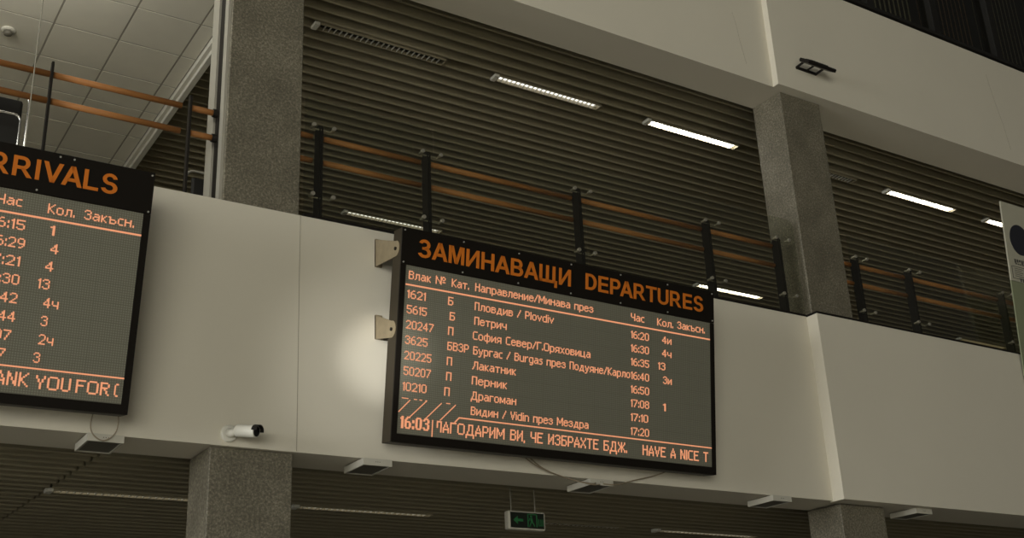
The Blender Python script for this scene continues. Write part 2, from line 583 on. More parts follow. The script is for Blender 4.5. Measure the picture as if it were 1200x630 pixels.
# bold title alphabet, capital height 1: polygons and arc bands
def Q(x0, x1, y0, y1): return [(x0, y0), (x1, y0), (x1, y1), (x0, y1)]
def ARC(cx, cy, ro, so, ri, si, a0, a1, n=14):
    out = []
    for k in range(n):
        t, u = [math.radians(a0 + (a1 - a0) * (k + e) / n) for e in (0, 1)]
        out.append([(cx + ro * math.cos(t), cy + so * math.sin(t)), (cx + ro * math.cos(u), cy + so * math.sin(u)),
                    (cx + ri * math.cos(u), cy + si * math.sin(u)), (cx + ri * math.cos(t), cy + si * math.sin(t))])
    return out
_P = [Q(0, .2, 0, 1), Q(.2, .45, .835, 1), Q(.2, .45, .36, .525)] + ARC(.45, .68, .34, .32, .14, .155, -90, 90)
BOLD = {
    'А': (1.0, [[(0, 0), (.215, 0), (.61, 1), (.39, 1)], [(1, 0), (.785, 0), (.39, 1), (.61, 1)], [(.26, .22), (.74, .22), (.68, .39), (.32, .39)]]),
    'М': (1.0, [Q(0, .19, 0, 1), Q(.81, 1, 0, 1), [(.10, 1), (.29, 1), (.59, 0), (.41, 0)], [(.90, 1), (.71, 1), (.41, 0), (.59, 0)]]),
    'И': (.86, [Q(0, .19, 0, 1), Q(.67, .86, 0, 1), [(.19, 0), (.19, .30), (.67, 1), (.67, .70)]]),
    'Н': (.86, [Q(0, .2, 0, 1), Q(.66, .86, 0, 1), Q(.2, .66, .42, .59)]),
    'В': (.85, [Q(0, .2, 0, 1), Q(.2, .46, .84, 1), Q(.2, .49, .43, .585), Q(.2, .49, 0, .165)] + ARC(.46, .715, .33, .285, .13, .125, -90, 90) + ARC(.48, .292, .37, .292, .165, .127, -90, 90)),
    'З': (.79, ARC(.38, .73, .36, .285, .16, .12, -90, 165) + ARC(.38, .29, .41, .305, .20, .14, 90, -165) + [Q(.24, .39, .44, .58)]),
    'Щ': (1.27, [Q(0, .2, 0, 1), Q(.47, .67, 0, 1), Q(.94, 1.14, 0, 1), Q(0, 1.14, 0, .165), Q(1.09, 1.27, -.24, .165)]),
    'D': (.83, [Q(0, .2, 0, 1), Q(.2, .37, .835, 1), Q(.2, .37, 0, .165)] + ARC(.36, .5, .47, .5, .26, .335, -90, 90)),
    'E': (.76, [Q(0, .2, 0, 1), Q(.2, .76, 0, .165), Q(.2, .71, .425, .59), Q(.2, .75, .835, 1)]),
    'P': (.79, _P),
    'R': (.93, _P + [[(.36, .42), (.57, .42), (.93, 0), (.69, 0)]]),
    'T': (.85, [Q(0, .85, .835, 1), Q(.325, .525, 0, .85)]),
    'U': (.86, [Q(0, .2, .3, 1), Q(.66, .86, .3, 1)] + ARC(.43, .32, .43, .335, .23, .17, 180, 360)),
    'S': (.81, ARC(.40, .72, .37, .295, .17, .135, 10, 272) + ARC(.40, .29, .41, .305, .20, .14, 88, -168)),
    'I': (.2, [Q(0, .2, 0, 1)]),
    'V': (.95, [[(0, 1), (.215, 1), (.58, 0), (.37, 0)], [(.95, 1), (.735, 1), (.37, 0), (.58, 0)]]),
    'L': (.74, [Q(0, .2, 0, 1), Q(.2, .74, 0, .165)]),
}
BOLD['A'] = BOLD['А']
def title(s, u0, u1, v, cap, parent, w=-0.004):
    polys = []
    x = 0
    for i, ch in enumerate(s):
        wd, pl = BOLD[ch]
        nxt = s[i + 1] if i + 1 < len(s) else ''
        polys += [[(x + a, b) for a, b in p] for p in pl]
        x += wd + {'VA': -.04, 'AL': .06, 'PA': -.02, 'RT': .05, 'TU': .1}.get((ch + nxt).replace('А', 'A'), .07 if 'А' in ch + nxt or 'A' in ch + nxt else .14)
    xb = max(p[0] for q in polys for p in q)
    sx = (u1 - u0) / xb
    bm = bmesh.new()
    for q in polys:
        bm.faces.new([bm.verts.new((u0 + a * sx, 0, v + b * cap)) for a, b in q])
    bmesh.ops.remove_doubles(bm, verts=bm.verts, dist=1e-5)
    return finish_flat(bm, 0.004, w, 'title_lettering', M['orange'], parent)


def board_root(name, o, yaw, tilt, roll, label, group):
    cy, sy, ct, st = math.cos(yaw), math.sin(yaw), math.cos(tilt), math.sin(tilt)
    eu = Vector((cy, sy, 0)); ez = Vector((0, 0, 1)); en = Vector((sy, -cy, 0))
    ev = ez * ct + en * st
    cr, sr = math.cos(roll), math.sin(roll)
    eu, ev = eu * cr + ev * sr, ev * cr - eu * sr
    ew = eu.cross(ev)
    root = thing(name, o, label, 'train board', group)
    root.rotation_mode = 'QUATERNION'
    root.rotation_quaternion = Matrix((eu, -ew, ev)).transposed().to_quaternion()
    return root


LW, LH, T = 3.941, 1.638, 0.19
def board_case(root, u0, screws, brackets):
    """LED area from u0 to u0+LW, v 0..LH; front at y=0"""
    uL, uR = u0, u0 + LW
    m = MB()
    m.box(uL - 0.06, uR + 0.06, 0.012, T, -0.085, 2.015, bevel=0.008)
    m.build('case', M['brownside'], root)
    m = MB()
    m.box(uL - 0.06, uL - 0.004, -0.004, 0.012, -0.083, LH); m.box(uR + 0.004, uR + 0.06, -0.004, 0.012, -0.083, LH)
    m.box(uL - 0.004, uR + 0.004, -0.004, 0.012, -0.083, -0.004)
    m.build('bezel', M['blackgloss'], root)
    m = MB(); m.box(uL - 0.06, uR + 0.06, -0.004, 0.012, LH + 0.006, 2.013)
    m.build('header_panel', M['blackgloss'], root)
    m = MB(); m.box(uL, uR, 0.004, 0.014, 0, LH)
    m.build('screen', M['screen'], root)
    s = MB(); s.cyl((0, 0.0, 0), (0, -0.008, 0), 0.0085, 8)
    sc = s.build('screw', M['screw'], root)
    for i, (u, v) in enumerate(screws):
        c = sc if i == 0 else sc.copy()
        if i: COL.objects.link(c); c.parent = root
        c.location = Vector((u, -0.003, v)) * U

# ---- departures
DEP = board_root('departure_board', (4.9813, 9.66, 2.7101), 0.0126, 0.1349, 0.0004, 'whole black LED departures board, ЗАМИНАВАЩИ DEPARTURES in orange above its screen', 'train boards')
scr = [(-0.035, 1.985), (-0.035, 1.66)]
for i in range(1, 7):
    scr += [(-0.035 + 0.668 * i, 1.985), (-0.035 + 0.668 * i, 1.668)]
board_case(DEP, 0.0, scr, True)

def row_v(k): return 1.308 - 0.1503 * k
C = 0.083
L = lambda nm, s, a, b, v, **k: lettering(nm, s, a, b, v, k.pop('cap', C), M['led'], DEP, w=0.004, **k)
hv = 1.503
L('heading_text', 'Влак №', 0.036, 0.448, hv); L('heading_text', 'Кат.', 0.52, 0.72, hv)
L('heading_text', 'Направление/Минава през', 0.793, 2.275, hv)
L('heading_text', 'Час', 2.79, 2.977, hv - .004); L('heading_text', 'Кол.', 3.161, 3.391, hv - .006); L('heading_text', 'Закъсн.', 3.454, 3.862, hv)
rows = [('1621', .03, .234, 'Б', .487, .546, 'Пловдив / Plovdiv', .796, 1.762, '16:20', 3.042, '4и', 3.232, 3.365),
        ('5615', .034, .254, 'Б', .513, .572, 'Петрич', .798, 1.182, '16:30', 3.042, '4ч', 3.231, 3.364),
        ('20247', .035, .338, 'П', .502, .562, 'София Север/Г.Оряховица', .787, 2.244, '16:35', 3.044, '13', 3.172, 3.275),
        ('3625', .033, .28, 'БВЗР', .502, .745, 'Бургас / Burgas през Подуяне/Карло', .798, 2.78, '16:40', 3.044, '3и', 3.243, 3.366),
        ('20225', .034, .33, 'П', .503, .562, 'Лакатник', .794, 1.309, '16:50', 3.044, None, 0, 0),
        ('50207', .036, .332, 'П', .503, .562, 'Перник', .796, 1.206, '17:08', 3.044, '1', 3.240, 3.279),
        ('10210', .034, .293, 'П', .490, .550, 'Драгоман', .792, 1.324, '17:10', 3.03, None, 0, 0),
        (None, 0, 0, None, 0, 0, 'Видин / Vidin през Мездра', .798, 2.23, '17:20', 3.043, None, 0, 0)]
for k, r in enumerate(rows):
    v = row_v(k)
    if r[0]: L('train_number_text', r[0], r[1], r[2], v + .003)
    if r[3]: L('category_text', r[3], r[4], r[5], v + .005)
    L('destination_text', r[6], r[7], r[8], v)
    L('time_text', r[9], 2.791, r[10], v - .006)
    if r[11]: L('platform_text', r[11], r[12], r[13], v - .004)

def led_bar(parent, name, pts, w=0.006):
    m = MB()
    for (a, b), (c, d) in zip(pts, pts[1:]):
        dx, dz = c - a, d - b
        l = math.hypot(dx, dz); nx, nz = -dz / l * w, dx / l * w
        ex, ez = dx / l * w * 0.6, dz / l * w * 0.6
        m.prism([(a - ex + nx, b - ez + nz), (a - ex - nx, b - ez - nz), (c + ex - nx, d + ez - nz), (c + ex + nx, d + ez + nz)], 'y', 0.0, 0.004)
    return m.build(name, M['led'], parent)
led_bar(DEP, 'divider_line', [(0.012, 1.445), (3.935, 1.445)], 0.0075)
led_bar(DEP, 'divider_line', [(0.623, 0.165), (0.669, 0.213), (3.938, 0.211)])
for a, b, c, d in ((.121, .325, .008, .205), (.297, .332, .13, .168), (.464, .331, .30, .168), (.622, .331, .459, .168)):
    led_bar(DEP, 'slanted_dash', [(a, b), (c, d)], 0.0045)
for a, b in ((.035, .1), (.165, .195), (.225, .25), (.29, .305), (.52, .56)):
    led_bar(DEP, 'short_dash', [(a, .338), (b, .338)], 0.004)
L('clock_text', '16:03', .029, .343, .053, cap=.115, heavy=True)
led_bar(DEP, 'clock_divider', [(.377, .16), (.377, .005)], 0.005)
L('ticker_text', 'ЛАГОДАРИМ ВИ, ЧЕ ИЗБРАХТЕ БДЖ.', .424, 2.743, .052, cap=.108, skip=2)
L('ticker_text', 'HAVE A NICE T', 2.955, 3.889, .05, cap=.108)
title('ЗАМИНАВАЩИ', .122, 1.967, 1.740, .183, DEP)
title('DEPARTURES', 2.162, 3.837, 1.747, .178, DEP)

# wall brackets of the departures board (plates standing square to the wall), built in the board's frame
inv = (Matrix.Translation(DEP.location) @ DEP.rotation_quaternion.to_matrix().to_4x4()).inverted()
def bracket(z_hi, z_lo, y_end, z_end, rr, x=4.93):
    m = MB()
    pts = [(9.995, z_hi), (9.995, z_lo)]
    for k in range(9):
        t = -PI / 2 - PI * k / 8 * 1.0
        pts.append((y_end + rr * math.cos(t) * 0.9, z_end + rr * math.sin(t) * 1.0))
    P = []
    for y, z in pts: P.append((y, z))
    A = MB()
    A.prism(P, 'x', x - 0.012, x + 0.0)
    A.box(x - 0.012, x + 0.06, 9.975, 9.998, z_lo, z_hi)
    for v in A.bm.verts:
        v.co = (inv @ W(*v.co)) / U
    b = A.build('mounting_bracket', M['bracket'], DEP)
    B = MB(); B.cyl((x - 0.026, y_end, z_end), (x - 0.010, y_end, z_end), 0.017, 10)
    for v in B.bm.verts:
        v.co = (inv @ W(*v.co)) / U
    B.build('bracket_bolt', M['steel'], b)
bracket(4.80, 4.50, 9.53, 4.525, 0.08)
bracket(3.98, 3.73, 9.63, 3.72, 0.085)

# ---- arrivals (its right part is in the picture)
ARR = board_root('arrival_board', (2.432, 9.66, 2.7112), 0.0189, 0.1696, 0.0098, 'black LED board cut by the left picture edge, reading ARRIVALS in orange', 'train boards')
scr = [(0.035, 1.985), (0.035, 1.66)]
for i in range(1, 7):
    scr += [(0.035 - 0.668 * i - 0.1, 1.985), (0.035 - 0.668 * i - 0.25, 1.668)]
scr.append((-0.62, 1.985))
board_case(ARR, -LW, scr, False)
A_ = lambda nm, s, a, b, v, **k: lettering(nm, s, a, b, v, k.pop('cap', C), M['led'], ARR, w=0.004, **k)
A_('heading_text', 'Час', -1.165, -.977, 1.506); A_('heading_text', 'Кол.', -.774, -.559, 1.494); A_('heading_text', 'Закъсн.', -.483, -.068, 1.498)
at = ['16:15', '16:29', '17:21', '17:30', '17:42', '17:44', '18:07', '18:27']
ap = [('1', -.735, -.697), ('4', -.712, -.649), ('4', -.734, -.671), ('13', -.774, -.681), ('4ч', -.71, -.592), ('3', -.712, -.66), ('2ч', -.71, -.595), ('3', -.731, -.68)]
for k in range(8):
    v = row_v(k) + .008
    A_('time_text', at[k], -.93 - .255 + (0, .018, 0, .014, .018, .023, .009, -.014)[k], -.93 + (0, .018, 0, .014, .018, .023, .009, -.014)[k], v)
    A_('platform_text', ap[k][0], ap[k][1], ap[k][2], v - .002)
led_bar(ARR, 'divider_line', [(-LW + .01, 1.446), (-.003, 1.444)], 0.0075)
led_bar(ARR, 'divider_line', [(-LW + .01, .215), (-.003, .214)])
A_('ticker_text', 'THANK', -1.17, -.744, .062, cap=.112)
A_('ticker_text', 'YOU', -.69, -.417, .057, cap=.108); A_('ticker_text', 'FOR', -.376, -.108, .057, cap=.108)
A_('ticker_text', 'C', -.068, -.036, .057, cap=.108, keep=3)
title('ARRIVALS', -1.445, -.245, 1.754, .172, ARR)


# ------------------------------------------------------------------ recessed ceiling lamps
def lamp(x0, x1, y, z, mat, label, group, watts=0, half=0.058, n=24):
    root = thing('ceiling_lamp', ((x0 + x1) / 2, y, z), label, 'ceiling lamp', group)
    h = (x1 - x0) / 2
    m = MB()
    m.box(-h, h, -half - 0.012, -half, 0.0, 0.10); m.box(-h, h, half, half + 0.012, 0.0, 0.10)
    m.box(h, h + 0.015, -half - 0.012, half + 0.012, 0.0, 0.10); m.box(-h - 0.015, -h, -half - 0.012, half + 0.012, 0.0, 0.10)
    m.mi = 1
    m.box(-h, h, -half, half, 0.09, 0.10)  # black backing: shade of the lamp interior put into the colour
    m.build('housing', [M['baffle'], M['black']], root)
    m = MB()
    m.box(-h - 0.085, -h - 0.016, -half - 0.012, half + 0.012, -0.014, 0.03, bevel=0.004)
    m.build('end_cover', M['white'], root)
    m = MB()
    for i in range(1, n):
        x = -h + 2 * h * i / n
        m.box(x - 0.005, x + 0.005, -half, half, 0.004, 0.026)
    m.build('louvre', M['louvre'], root)
    m = MB()
    m.cyl((-h + 0.03, -half * .48, 0.060), (h - 0.03, -half * .48, 0.060), 0.027, 10)
    m.cyl((-h + 0.03, half * .48, 0.060), (h - 0.03, half * .48, 0.060), 0.027, 10)
    m.build('tube', mat, root, smooth=True)
    if watts:
        l = bpy.data.lights.new('tube_light', 'AREA')
        l.shape = 'RECTANGLE'; l.size = (x1 - x0 - 0.1) * U; l.size_y = half * 1.7 * U; l.energy = watts; l.color = (1.0, 0.96, 0.86)
        lo = bpy.data.objects.new('tube_light', l)
        COL.objects.link(lo)
        lo.parent = root
        lo.location = (0, 0, 0.030 * U)
    return root
zc = 8.405
yA = Y1 + P1 * 4.5 + 0.02
yB = Y1 + P1 * 28.5 + 0.02
GU = 'recessed lamps in the upper baffle ceiling'
lamp(5.02, 6.80, yA, zc, M['tube_off'], 'unlit louvred ceiling lamp at upper left beside the left granite column', GU)
lamp(7.66, 9.36, yA, zc, M['tube_on'], 'lit louvred ceiling lamp above the middle of the departures board, next to the unlit one', GU)
lamp(10.31, 12.02, yA, zc, M['tube_bright'], 'brightly lit ceiling lamp just left of the corner column', GU, 13)
lamp(12.95, 14.65, yA, zc, M['tube_off'], 'unlit ceiling lamp mostly hidden behind the corner column', GU)
lamp(15.52, 17.22, yA, zc, M['tube_bright'], 'brightly lit ceiling lamp right of the corner column', GU, 13)
lamp(18.17, 19.9, yA, zc, M['tube_bright'], 'lit ceiling lamp partly covered by the hanging banner', GU, 13)
lamp(7.70, 9.5, yB, zc, M['tube_on'], 'far lit ceiling lamp seen just over the wall edge left of the departures board', GU)
lamp(15.5, 17.24, yB, zc, M['tube_bright'], 'far lit ceiling lamp seen just over the wall edge right of the departures board', GU, 13)
lamp(23.7, 25.4, yB, zc, M['tube_warm'], 'far dim yellowish ceiling lamp seen over the right wall edge', GU)
GL = 'recessed lamps in the ground floor baffle ceiling'
yC = Y2 + P2 * 9.5
lamp(2.62, 4.35, yC, 2.605, M['tube_dim'], 'louvred lamp in the lower ceiling left of the bottom left column', GL)
lamp(5.35, 7.08, yC, 2.605, M['tube_dim'], 'louvred lamp in the lower ceiling under the left end of the departures board', GL)
lamp(8.35, 10.05, yC, 2.605, M['tube_off'], 'unlit lamp in the lower ceiling right of the exit sign', GL)
lamp(10.70, 12.5, yC, 2.605, M['tube_dim'], 'louvred lamp in the lower ceiling left of the bottom right column', GL)


# ------------------------------------------------------------------ balustrades
def balustrade(name, posts, x0, x1, panels, label, endcaps=(False, False), glass=True):
    root = thing(name, ((x0 + x1) / 2, 10.2, 4.505), label, 'balustrade', 'balcony balustrades')
    ox, oz = (x0 + x1) / 2, 4.505
    pb = []
    for x in posts:
        m = MB()
        h = 6.06 - oz
        d_ = 0.06 if glass else 0.032
        pts = [(-d_, 0.0), (d_, 0.0), (d_, h - 0.08), (d_ * .6, h), (-d_ * .6, h), (-d_, h - 0.04)]
        m.prism(pts, 'x', x - ox - 0.011, x - ox + 0.011)
        if glass: m.prism(pts, 'x', x - ox - 0.036, x - ox - 0.018)
        m.box(x - ox - 0.08, x - ox + 0.06, -0.08, 0.08, 0.0, 0.03)
        p = m.build('post', M['steel'], root)
        pb.append(p)
        if glass:
            for dx in (-0.125, 0.10):
                for z in (6.0, 5.21):
                    b = MB()
                    b.cyl((x - ox + dx, -0.145, z - oz), (x - ox + dx, -0.115, z - oz), 0.022, 12)
                    b.cyl((x - ox + dx, -0.115, z - oz), (x - ox + dx, -0.05, z - oz), 0.012, 8)
                    b.cyl((x - ox + dx, -0.05, z - oz), (x - ox, -0.05, z - oz), 0.009, 8)
                    b.build('standoff_bolt', M['bolt'], p)
    stops = [x0] + list(posts) + [x1]
    for z in (5.945, 5.665):
        for a, b in zip(stops, stops[1:]):
            ga = 0.0 if a == x0 else (0.045 if glass else 0.012)
            gb = 0.0 if b == x1 else (0.075 if glass or b > 2 else 0.012)
            if b - a < 0.12: continue
            m = MB(); m.cyl((a - ox + ga, 0.03, z - oz), (b - ox - gb, 0.03, z - oz), 0.031, 14)
            m.build('handrail', M['wood'], root, smooth=True)
        for e, x in zip(endcaps, (x0, x1)):
            if e:
                m = MB(); m.cyl((x - ox - 0.02, 0.03, z - oz), (x - ox + 0.03, 0.03, z - oz), 0.044, 14)
                m.build('rail_end_cap', M['black'], root)
    for a, b in panels:
        m = MB()
        r = 0.10
        z0, z1 = 4.94 - oz, 6.30 - oz
        pts = [(a - ox, z0), (b - ox, z0)]
        for k in range(5):
            t = PI / 2 * k / 4
            pts.append((b - ox - r + r * math.cos(t), z1 - r + r * math.sin(t)))
        pts.append((a - ox, z1))
        m.prism(pts, 'y', -0.135, -0.122)
        m.build('glass_panel', M['glass'], root)
    return root
balustrade('balustrade', [4.385, 5.66, 7.69, 9.715, 10.95], 4.12, 10.98, [(4.16, 5.665), (5.675, 7.685), (7.695, 9.675), (9.685, 11.16)],
           'glass and wood balustrade above the departures board between the two granite columns')
balustrade('balustrade', [12.45, 13.56, 15.68, 17.8], 12.07, 19.5, [(12.2, 13.625), (13.635, 15.75), (15.76, 17.8)],
           'glass and wood balustrade right of the corner column beside the banner')
balustrade('balustrade', [-1.0, 0.35, 1.69, 3.0], -2.4, 3.26, [], 'wooden railing on thin dark posts above the arrivals board', endcaps=(False, True), glass=False)


# ------------------------------------------------------------------ small fittings
# lamp boxes under the soffit
def box_lamp(x, yf, label):
    root = thing('soffit_lamp', (x, yf, 2.52), label, 'soffit lamp', 'thin box lamps under the balcony soffit')
    m = MB()
    t = 0.018
    m.box(0, 0.30, 0, t, -0.065, 0.0); m.box(0, 0.30, 0.43 - t, 0.43, -0.065, 0.0)
    m.box(0, t, t, 0.43 - t, -0.065, 0.0); m.box(0.30 - t, 0.30, t, 0.43 - t, -0.065, 0.0)
    m.box(t, 0.30 - t, t, 0.43 - t, -0.012, 0.0)
    m.build('case', M['offwhite'], root)
    m = MB(); m.box(t, 0.30 - t, t, 0.43 - t, -0.058, -0.045)
    m.build('diffuser', M['smoked'], root)
    m = MB()
    for k in (0.13, 0.15, 0.17): m.cyl((k, -0.002, -0.03), (k, 0.004, -0.03), 0.004, 6)
    m.build('vent_hole', M['black'], root)
for x, l in ((2.25, 'thin cream box lamp under the soffit below the arrivals board'), (4.77, 'thin cream box lamp under the soffit below the left end of the departures board'),
             (7.40, 'thin cream box lamp below the departures board where its cables hang'), (10.03, 'thin cream box lamp under the soffit just left of the bottom right column')):
    box_lamp(x, 9.935, l)
box_lamp(12.53, 9.935, 'thin cream box lamp under the soffit right of the bottom right column')

# security camera
cam = thing('security_camera', (3.478, 10.0, 2.64), 'white bullet security camera on the balcony band above the bottom left column', 'security camera')
m = MB(); m.tube([(0, 0, 0), (0, -0.02, 0), (0, -0.03, 0)], [0.078, 0.078, 0.066], 24); m.build('wall_plate', M['white'], cam)
m = MB(); m.tube([(0, -0.025, 0), (0.012, -0.065, -0.004), (0.04, -0.095, 0.0)], [0.045, 0.036, 0.03], 16)
m.build('swivel_joint', M['white'], cam, smooth=True)
d = Vector((0.58, -0.79, -0.17)).normalized()
c0 = Vector((0.035, -0.09, 0.012)); c1 = c0 + d * 0.215
m = MB(); m.tube([c0, c0 + d * 0.015, c1 - d * 0.01, c1], [0.042, 0.055, 0.055, 0.053], 24)
body = m.build('camera_body', M['white'], cam, smooth=True)
m = MB(); m.cyl(c1 - d * 0.004, c1 + d * 0.003, 0.045, 20); m.build('lens', M['lens'], body)
m = MB()
sd = d.cross(Vector((0, 0, 1))).normalized(); upv = sd.cross(d).normalized()
for ra, rb in ((0.056, 0.062),):
    ang = [PI * (0.02 + 0.96 * k / 14) for k in range(15)]
    s0, s1 = c1 - d * 0.02, c1 + d * 0.035
    V = [[m.bm.verts.new(s + (sd * math.cos(t) + upv * math.sin(t)) * r) for t in ang] for s, r in ((s0, ra), (s1, ra), (s1, rb), (s0, rb))]
    for q in range(4):
        A, B = V[q], V[(q + 1) % 4]
        for k in range(14): m._f([A[k], A[k + 1], B[k + 1], B[k]])
    m._f([V[q][0] for q in range(4)]); m._f([V[q][-1] for q in range(4)])
hood = m.build('sun_hood', [M['black']], body)
hood['label'] = 'black sun hood over the lens'

# floodlight on the upper fascia
fl = thing('floodlight', (11.70, 9.90, 8.69), 'small black floodlight on a bracket on the upper fascia above the corner column', 'floodlight')
m = MB()
m.box(-0.20, 0.20, -0.022, 0.0, -0.018, 0.018)
for sx in (-0.20, 0.19):
    m.tube([(sx + .005, -0.01, 0), (sx + .005, -0.10, 0.008), (sx + .005, -0.17, 0.01)], 0.018, 8)
m.prism([(-0.01, -0.008), (-0.01, 0.012), (-0.17, 0.012), (-0.17, -0.008)], 'x', -0.01, 0.01)
m.build('mounting_arm', M['black'], fl)
m = MB()
m.prism([(-0.12, 0.03), (-0.27, -0.085), (-0.295, -0.06), (-0.29, -0.035), (-0.15, 0.075), (-0.125, 0.065)], 'x', -0.24, 0.30)
for k in range(7):
    x = -0.15 + 0.05 * k
    m.prism([(-0.16, 0.062), (-0.27, -0.024), (-0.278, -0.012), (-0.168, 0.074)], 'x', x, x + 0.012)
m.build('lamp_head', M['black'], fl)
m = MB(); m.prism([(-0.135, 0.020), (-0.258, -0.074), (-0.255, -0.079), (-0.132, 0.015)], 'x', -0.22, 0.28)
m.build('front_glass', M['smoked'], fl)

# exit sign
ex = thing('exit_sign', (7.35, 11.1, 2.27), 'small hanging green and black exit sign with left arrow under the lower ceiling', 'exit sign')
m = MB()
m.box(-0.25, 0.25, 0.0, 0.09, -0.105, 0.105, bevel=0.02)
m.build('sign_case', M['offwhite'], ex)
m = MB(); m.box(-0.222, 0.222, -0.006, 0.01, -0.085, 0.085); m.build('sign_face', M['signface'], ex)
m = MB()
m.prism([(-0.19, 0.0), (-0.13, 0.045), (-0.13, 0.014), (-0.06, 0.014), (-0.06, -0.014), (-0.13, -0.014), (-0.13, -0.045)], 'y', -0.010, -0.006)
m.build('arrow', M['green'], ex)
m = MB()
m.box(0.0, 0.012, -0.010, -0.006, -0.07, 0.075); m.box(0.0, 0.13, -0.010, -0.006, 0.065, 0.075); m.box(0.118, 0.13, -0.010, -0.006, -0.07, 0.075)
m.build('door_symbol', M['green'], ex)
m = MB()
m.prism([(0.05 + 0.014 * math.cos(t), 0.045 + 0.014 * math.sin(t)) for t in [PI * k / 5 for k in range(10)]], 'y', -0.010, -0.006)
m.prism([(0.035, 0.026), (0.065, 0.028), (0.072, -0.015), (0.045, -0.015)], 'y', -0.010, -0.006)
m.prism([(0.035, 0.02), (0.028, 0.03), (0.012, -0.005), (0.022, -0.008)], 'y', -0.010, -0.006)
m.prism([(0.045, -0.015), (0.06, -0.015), (0.03, -0.07), (0.018, -0.066)], 'y', -0.010, -0.006)
m.prism([(0.058, -0.015), (0.072, -0.015), (0.10, -0.06), (0.088, -0.066)], 'y', -0.010, -0.006)
m.build('running_figure', M['green'], ex)
m = MB()
for x0 in (0.145, 0.175, 0.20):
    m.box(x0, x0 + 0.01, -0.010, -0.006, -0.055, 0.02)
m.box(0.145, 0.21, -0.010, -0.006, -0.055, -0.047)
m.build('sign_lettering', M['green'], ex)
for x in (-0.18, 0.14):
    m = MB(); m.cyl((x, 0.045, 0.10), (x, 0.045, 0.36), 0.006, 8); m.build('hanging_rod', M['alu'], ex)

# cables
def cable(pts, r, mat, name, label):
    P = [Vector(p) for p in pts]
    out = []
    for i in range(len(P) - 1):
        p0, p1, p2, p3 = P[max(i - 1, 0)], P[i], P[i + 1], P[min(i + 2, len(P) - 1)]
        for k in range(6):
            t = k / 6
            out.append(0.5 * ((2 * p1) + (p2 - p0) * t + (2 * p0 - 5 * p1 + 4 * p2 - p3) * t * t + (3 * p1 - p0 - 3 * p2 + p3) * t ** 3))
    out.append(P[-1])
    o = P[0]
    m = MB(); m.tube([q - o for q in out], r, 8)
    return tag(m.build(name, mat, loc=tuple(o), smooth=True), label, 'cable', 'cables below the boards')
cable([(2.265, 9.86, 2.70), (2.258, 9.90, 2.57), (2.30, 9.915, 2.49), (2.385, 9.925, 2.462), (2.46, 9.915, 2.52), (2.48, 9.90, 2.60), (2.465, 9.86, 2.70)], 0.0055, M['cable'], 'cable', 'thin tan cable loop under the arrivals board')
cable([(6.56, 9.92, 2.73), (6.82, 9.96, 2.585), (7.15, 9.965, 2.50), (7.38, 9.925, 2.462), (7.46, 9.925, 2.47)], 0.0075, M['cable'], 'cable', 'tan cable sagging from the departures board to the left side of the lamp box below')
cable([(6.47, 9.90, 2.73), (6.72, 9.935, 2.60), (7.08, 9.94, 2.505), (7.37, 9.90, 2.447), (7.50, 9.905, 2.455)], 0.006, M['cable'], 'cable', 'second tan cable sagging just under the first below the departures board')
cable([(7.56, 9.925, 2.47), (7.75, 9.92, 2.475), (8.0, 9.955, 2.545), (8.3, 9.97, 2.62), (8.55, 9.92, 2.71)], 0.006, M['cable'], 'cable', 'thin cable rising from the lamp box to the right half of the departures board')
m = MB(); m.cyl((0, 0, 0), (0, 0, 3.45), 0.0055, 6)
tag(m.build('suspension_wire', M['greycable'], loc=(1.51, 10.02, 4.88)), 'thin grey wire hanging from above behind the arrivals board', 'wire')

# smoke detector
sd_ = thing('smoke_detector', (1.70, 13.63, 8.40), 'small round smoke detector on the pale tile ceiling at top left', 'smoke detector')
m = MB(); m.tube([(0, 0, 0), (0, 0, -0.02), (0, 0, -0.03)], [0.085, 0.085, 0.07], 20); m.build('base', M['white'], sd_)
m = MB(); m.tube([(0, 0, -0.03), (0, 0, -0.05), (0, 0, -0.075), (0, 0, -0.085)], [0.05, 0.06, 0.045, 0.015], 20); m.build('sensor_head', M['smoked'], sd_)

# gallery chairs (only their backs show over the parapet)
def chair(loc, label, chrome, zt, front=None):
    root = thing('gallery_chair', loc, label, 'chair', 'chairs on the gallery')
    hw = 0.30
    def loop(name, x0, x1, y, z0, z1, r, rad):
        pts = [(x0, y, z0)]
        pts += [(x0 + r - r * math.cos(t), y, z1 - r + r * math.sin(t)) for t in [PI / 2 * k / 6 for k in range(7)]]
        pts += [(x1 - r + r * math.sin(t), y, z1 - r + r * math.cos(t)) for t in [PI / 2 * k / 6 for k in range(7)]]
        pts += [(x1, y, z0)]
        m = MB(); m.tube(pts, rad, 8)
        return m.build(name, chrome, root, smooth=True)
    loop('back_frame', -hw, hw, 0.0, 0.0, zt, 0.08, 0.013)
    m = MB(); m.box(-hw + 0.055, hw - 0.055, -0.02, 0.03, 0.72, zt - 0.07, bevel=0.024); m.build('backrest', M['leather'], root)
    m = MB(); m.box(-hw + 0.02, hw - 0.02, 0.03, 0.56, 0.55, 0.63, bevel=0.025); m.build('seat', M['leather'], root)
    for sx in (-1, 1):
        m = MB(); m.tube([(sx * hw, 0.55, 0.0), (sx * hw, 0.54, 0.54), (sx * hw, 0.50, 0.57), (sx * hw, 0.0, 0.57)], 0.016, 8); m.build('leg', chrome, root, smooth=True)
    if front:
        loop('arm_frame', -hw - 0.06, hw - 0.095, -0.24, 0.0, front, 0.06, 0.011)
        m = MB(); m.tube([(-hw, -0.24, 0.5), (-hw, 0.0, 0.5)], 0.014, 8); m.tube([(hw - 0.1, -0.24, 0.5), (hw - 0.1, 0.0, 0.5)], 0.014, 8)
        m.build('stretcher', chrome, root)
    return root
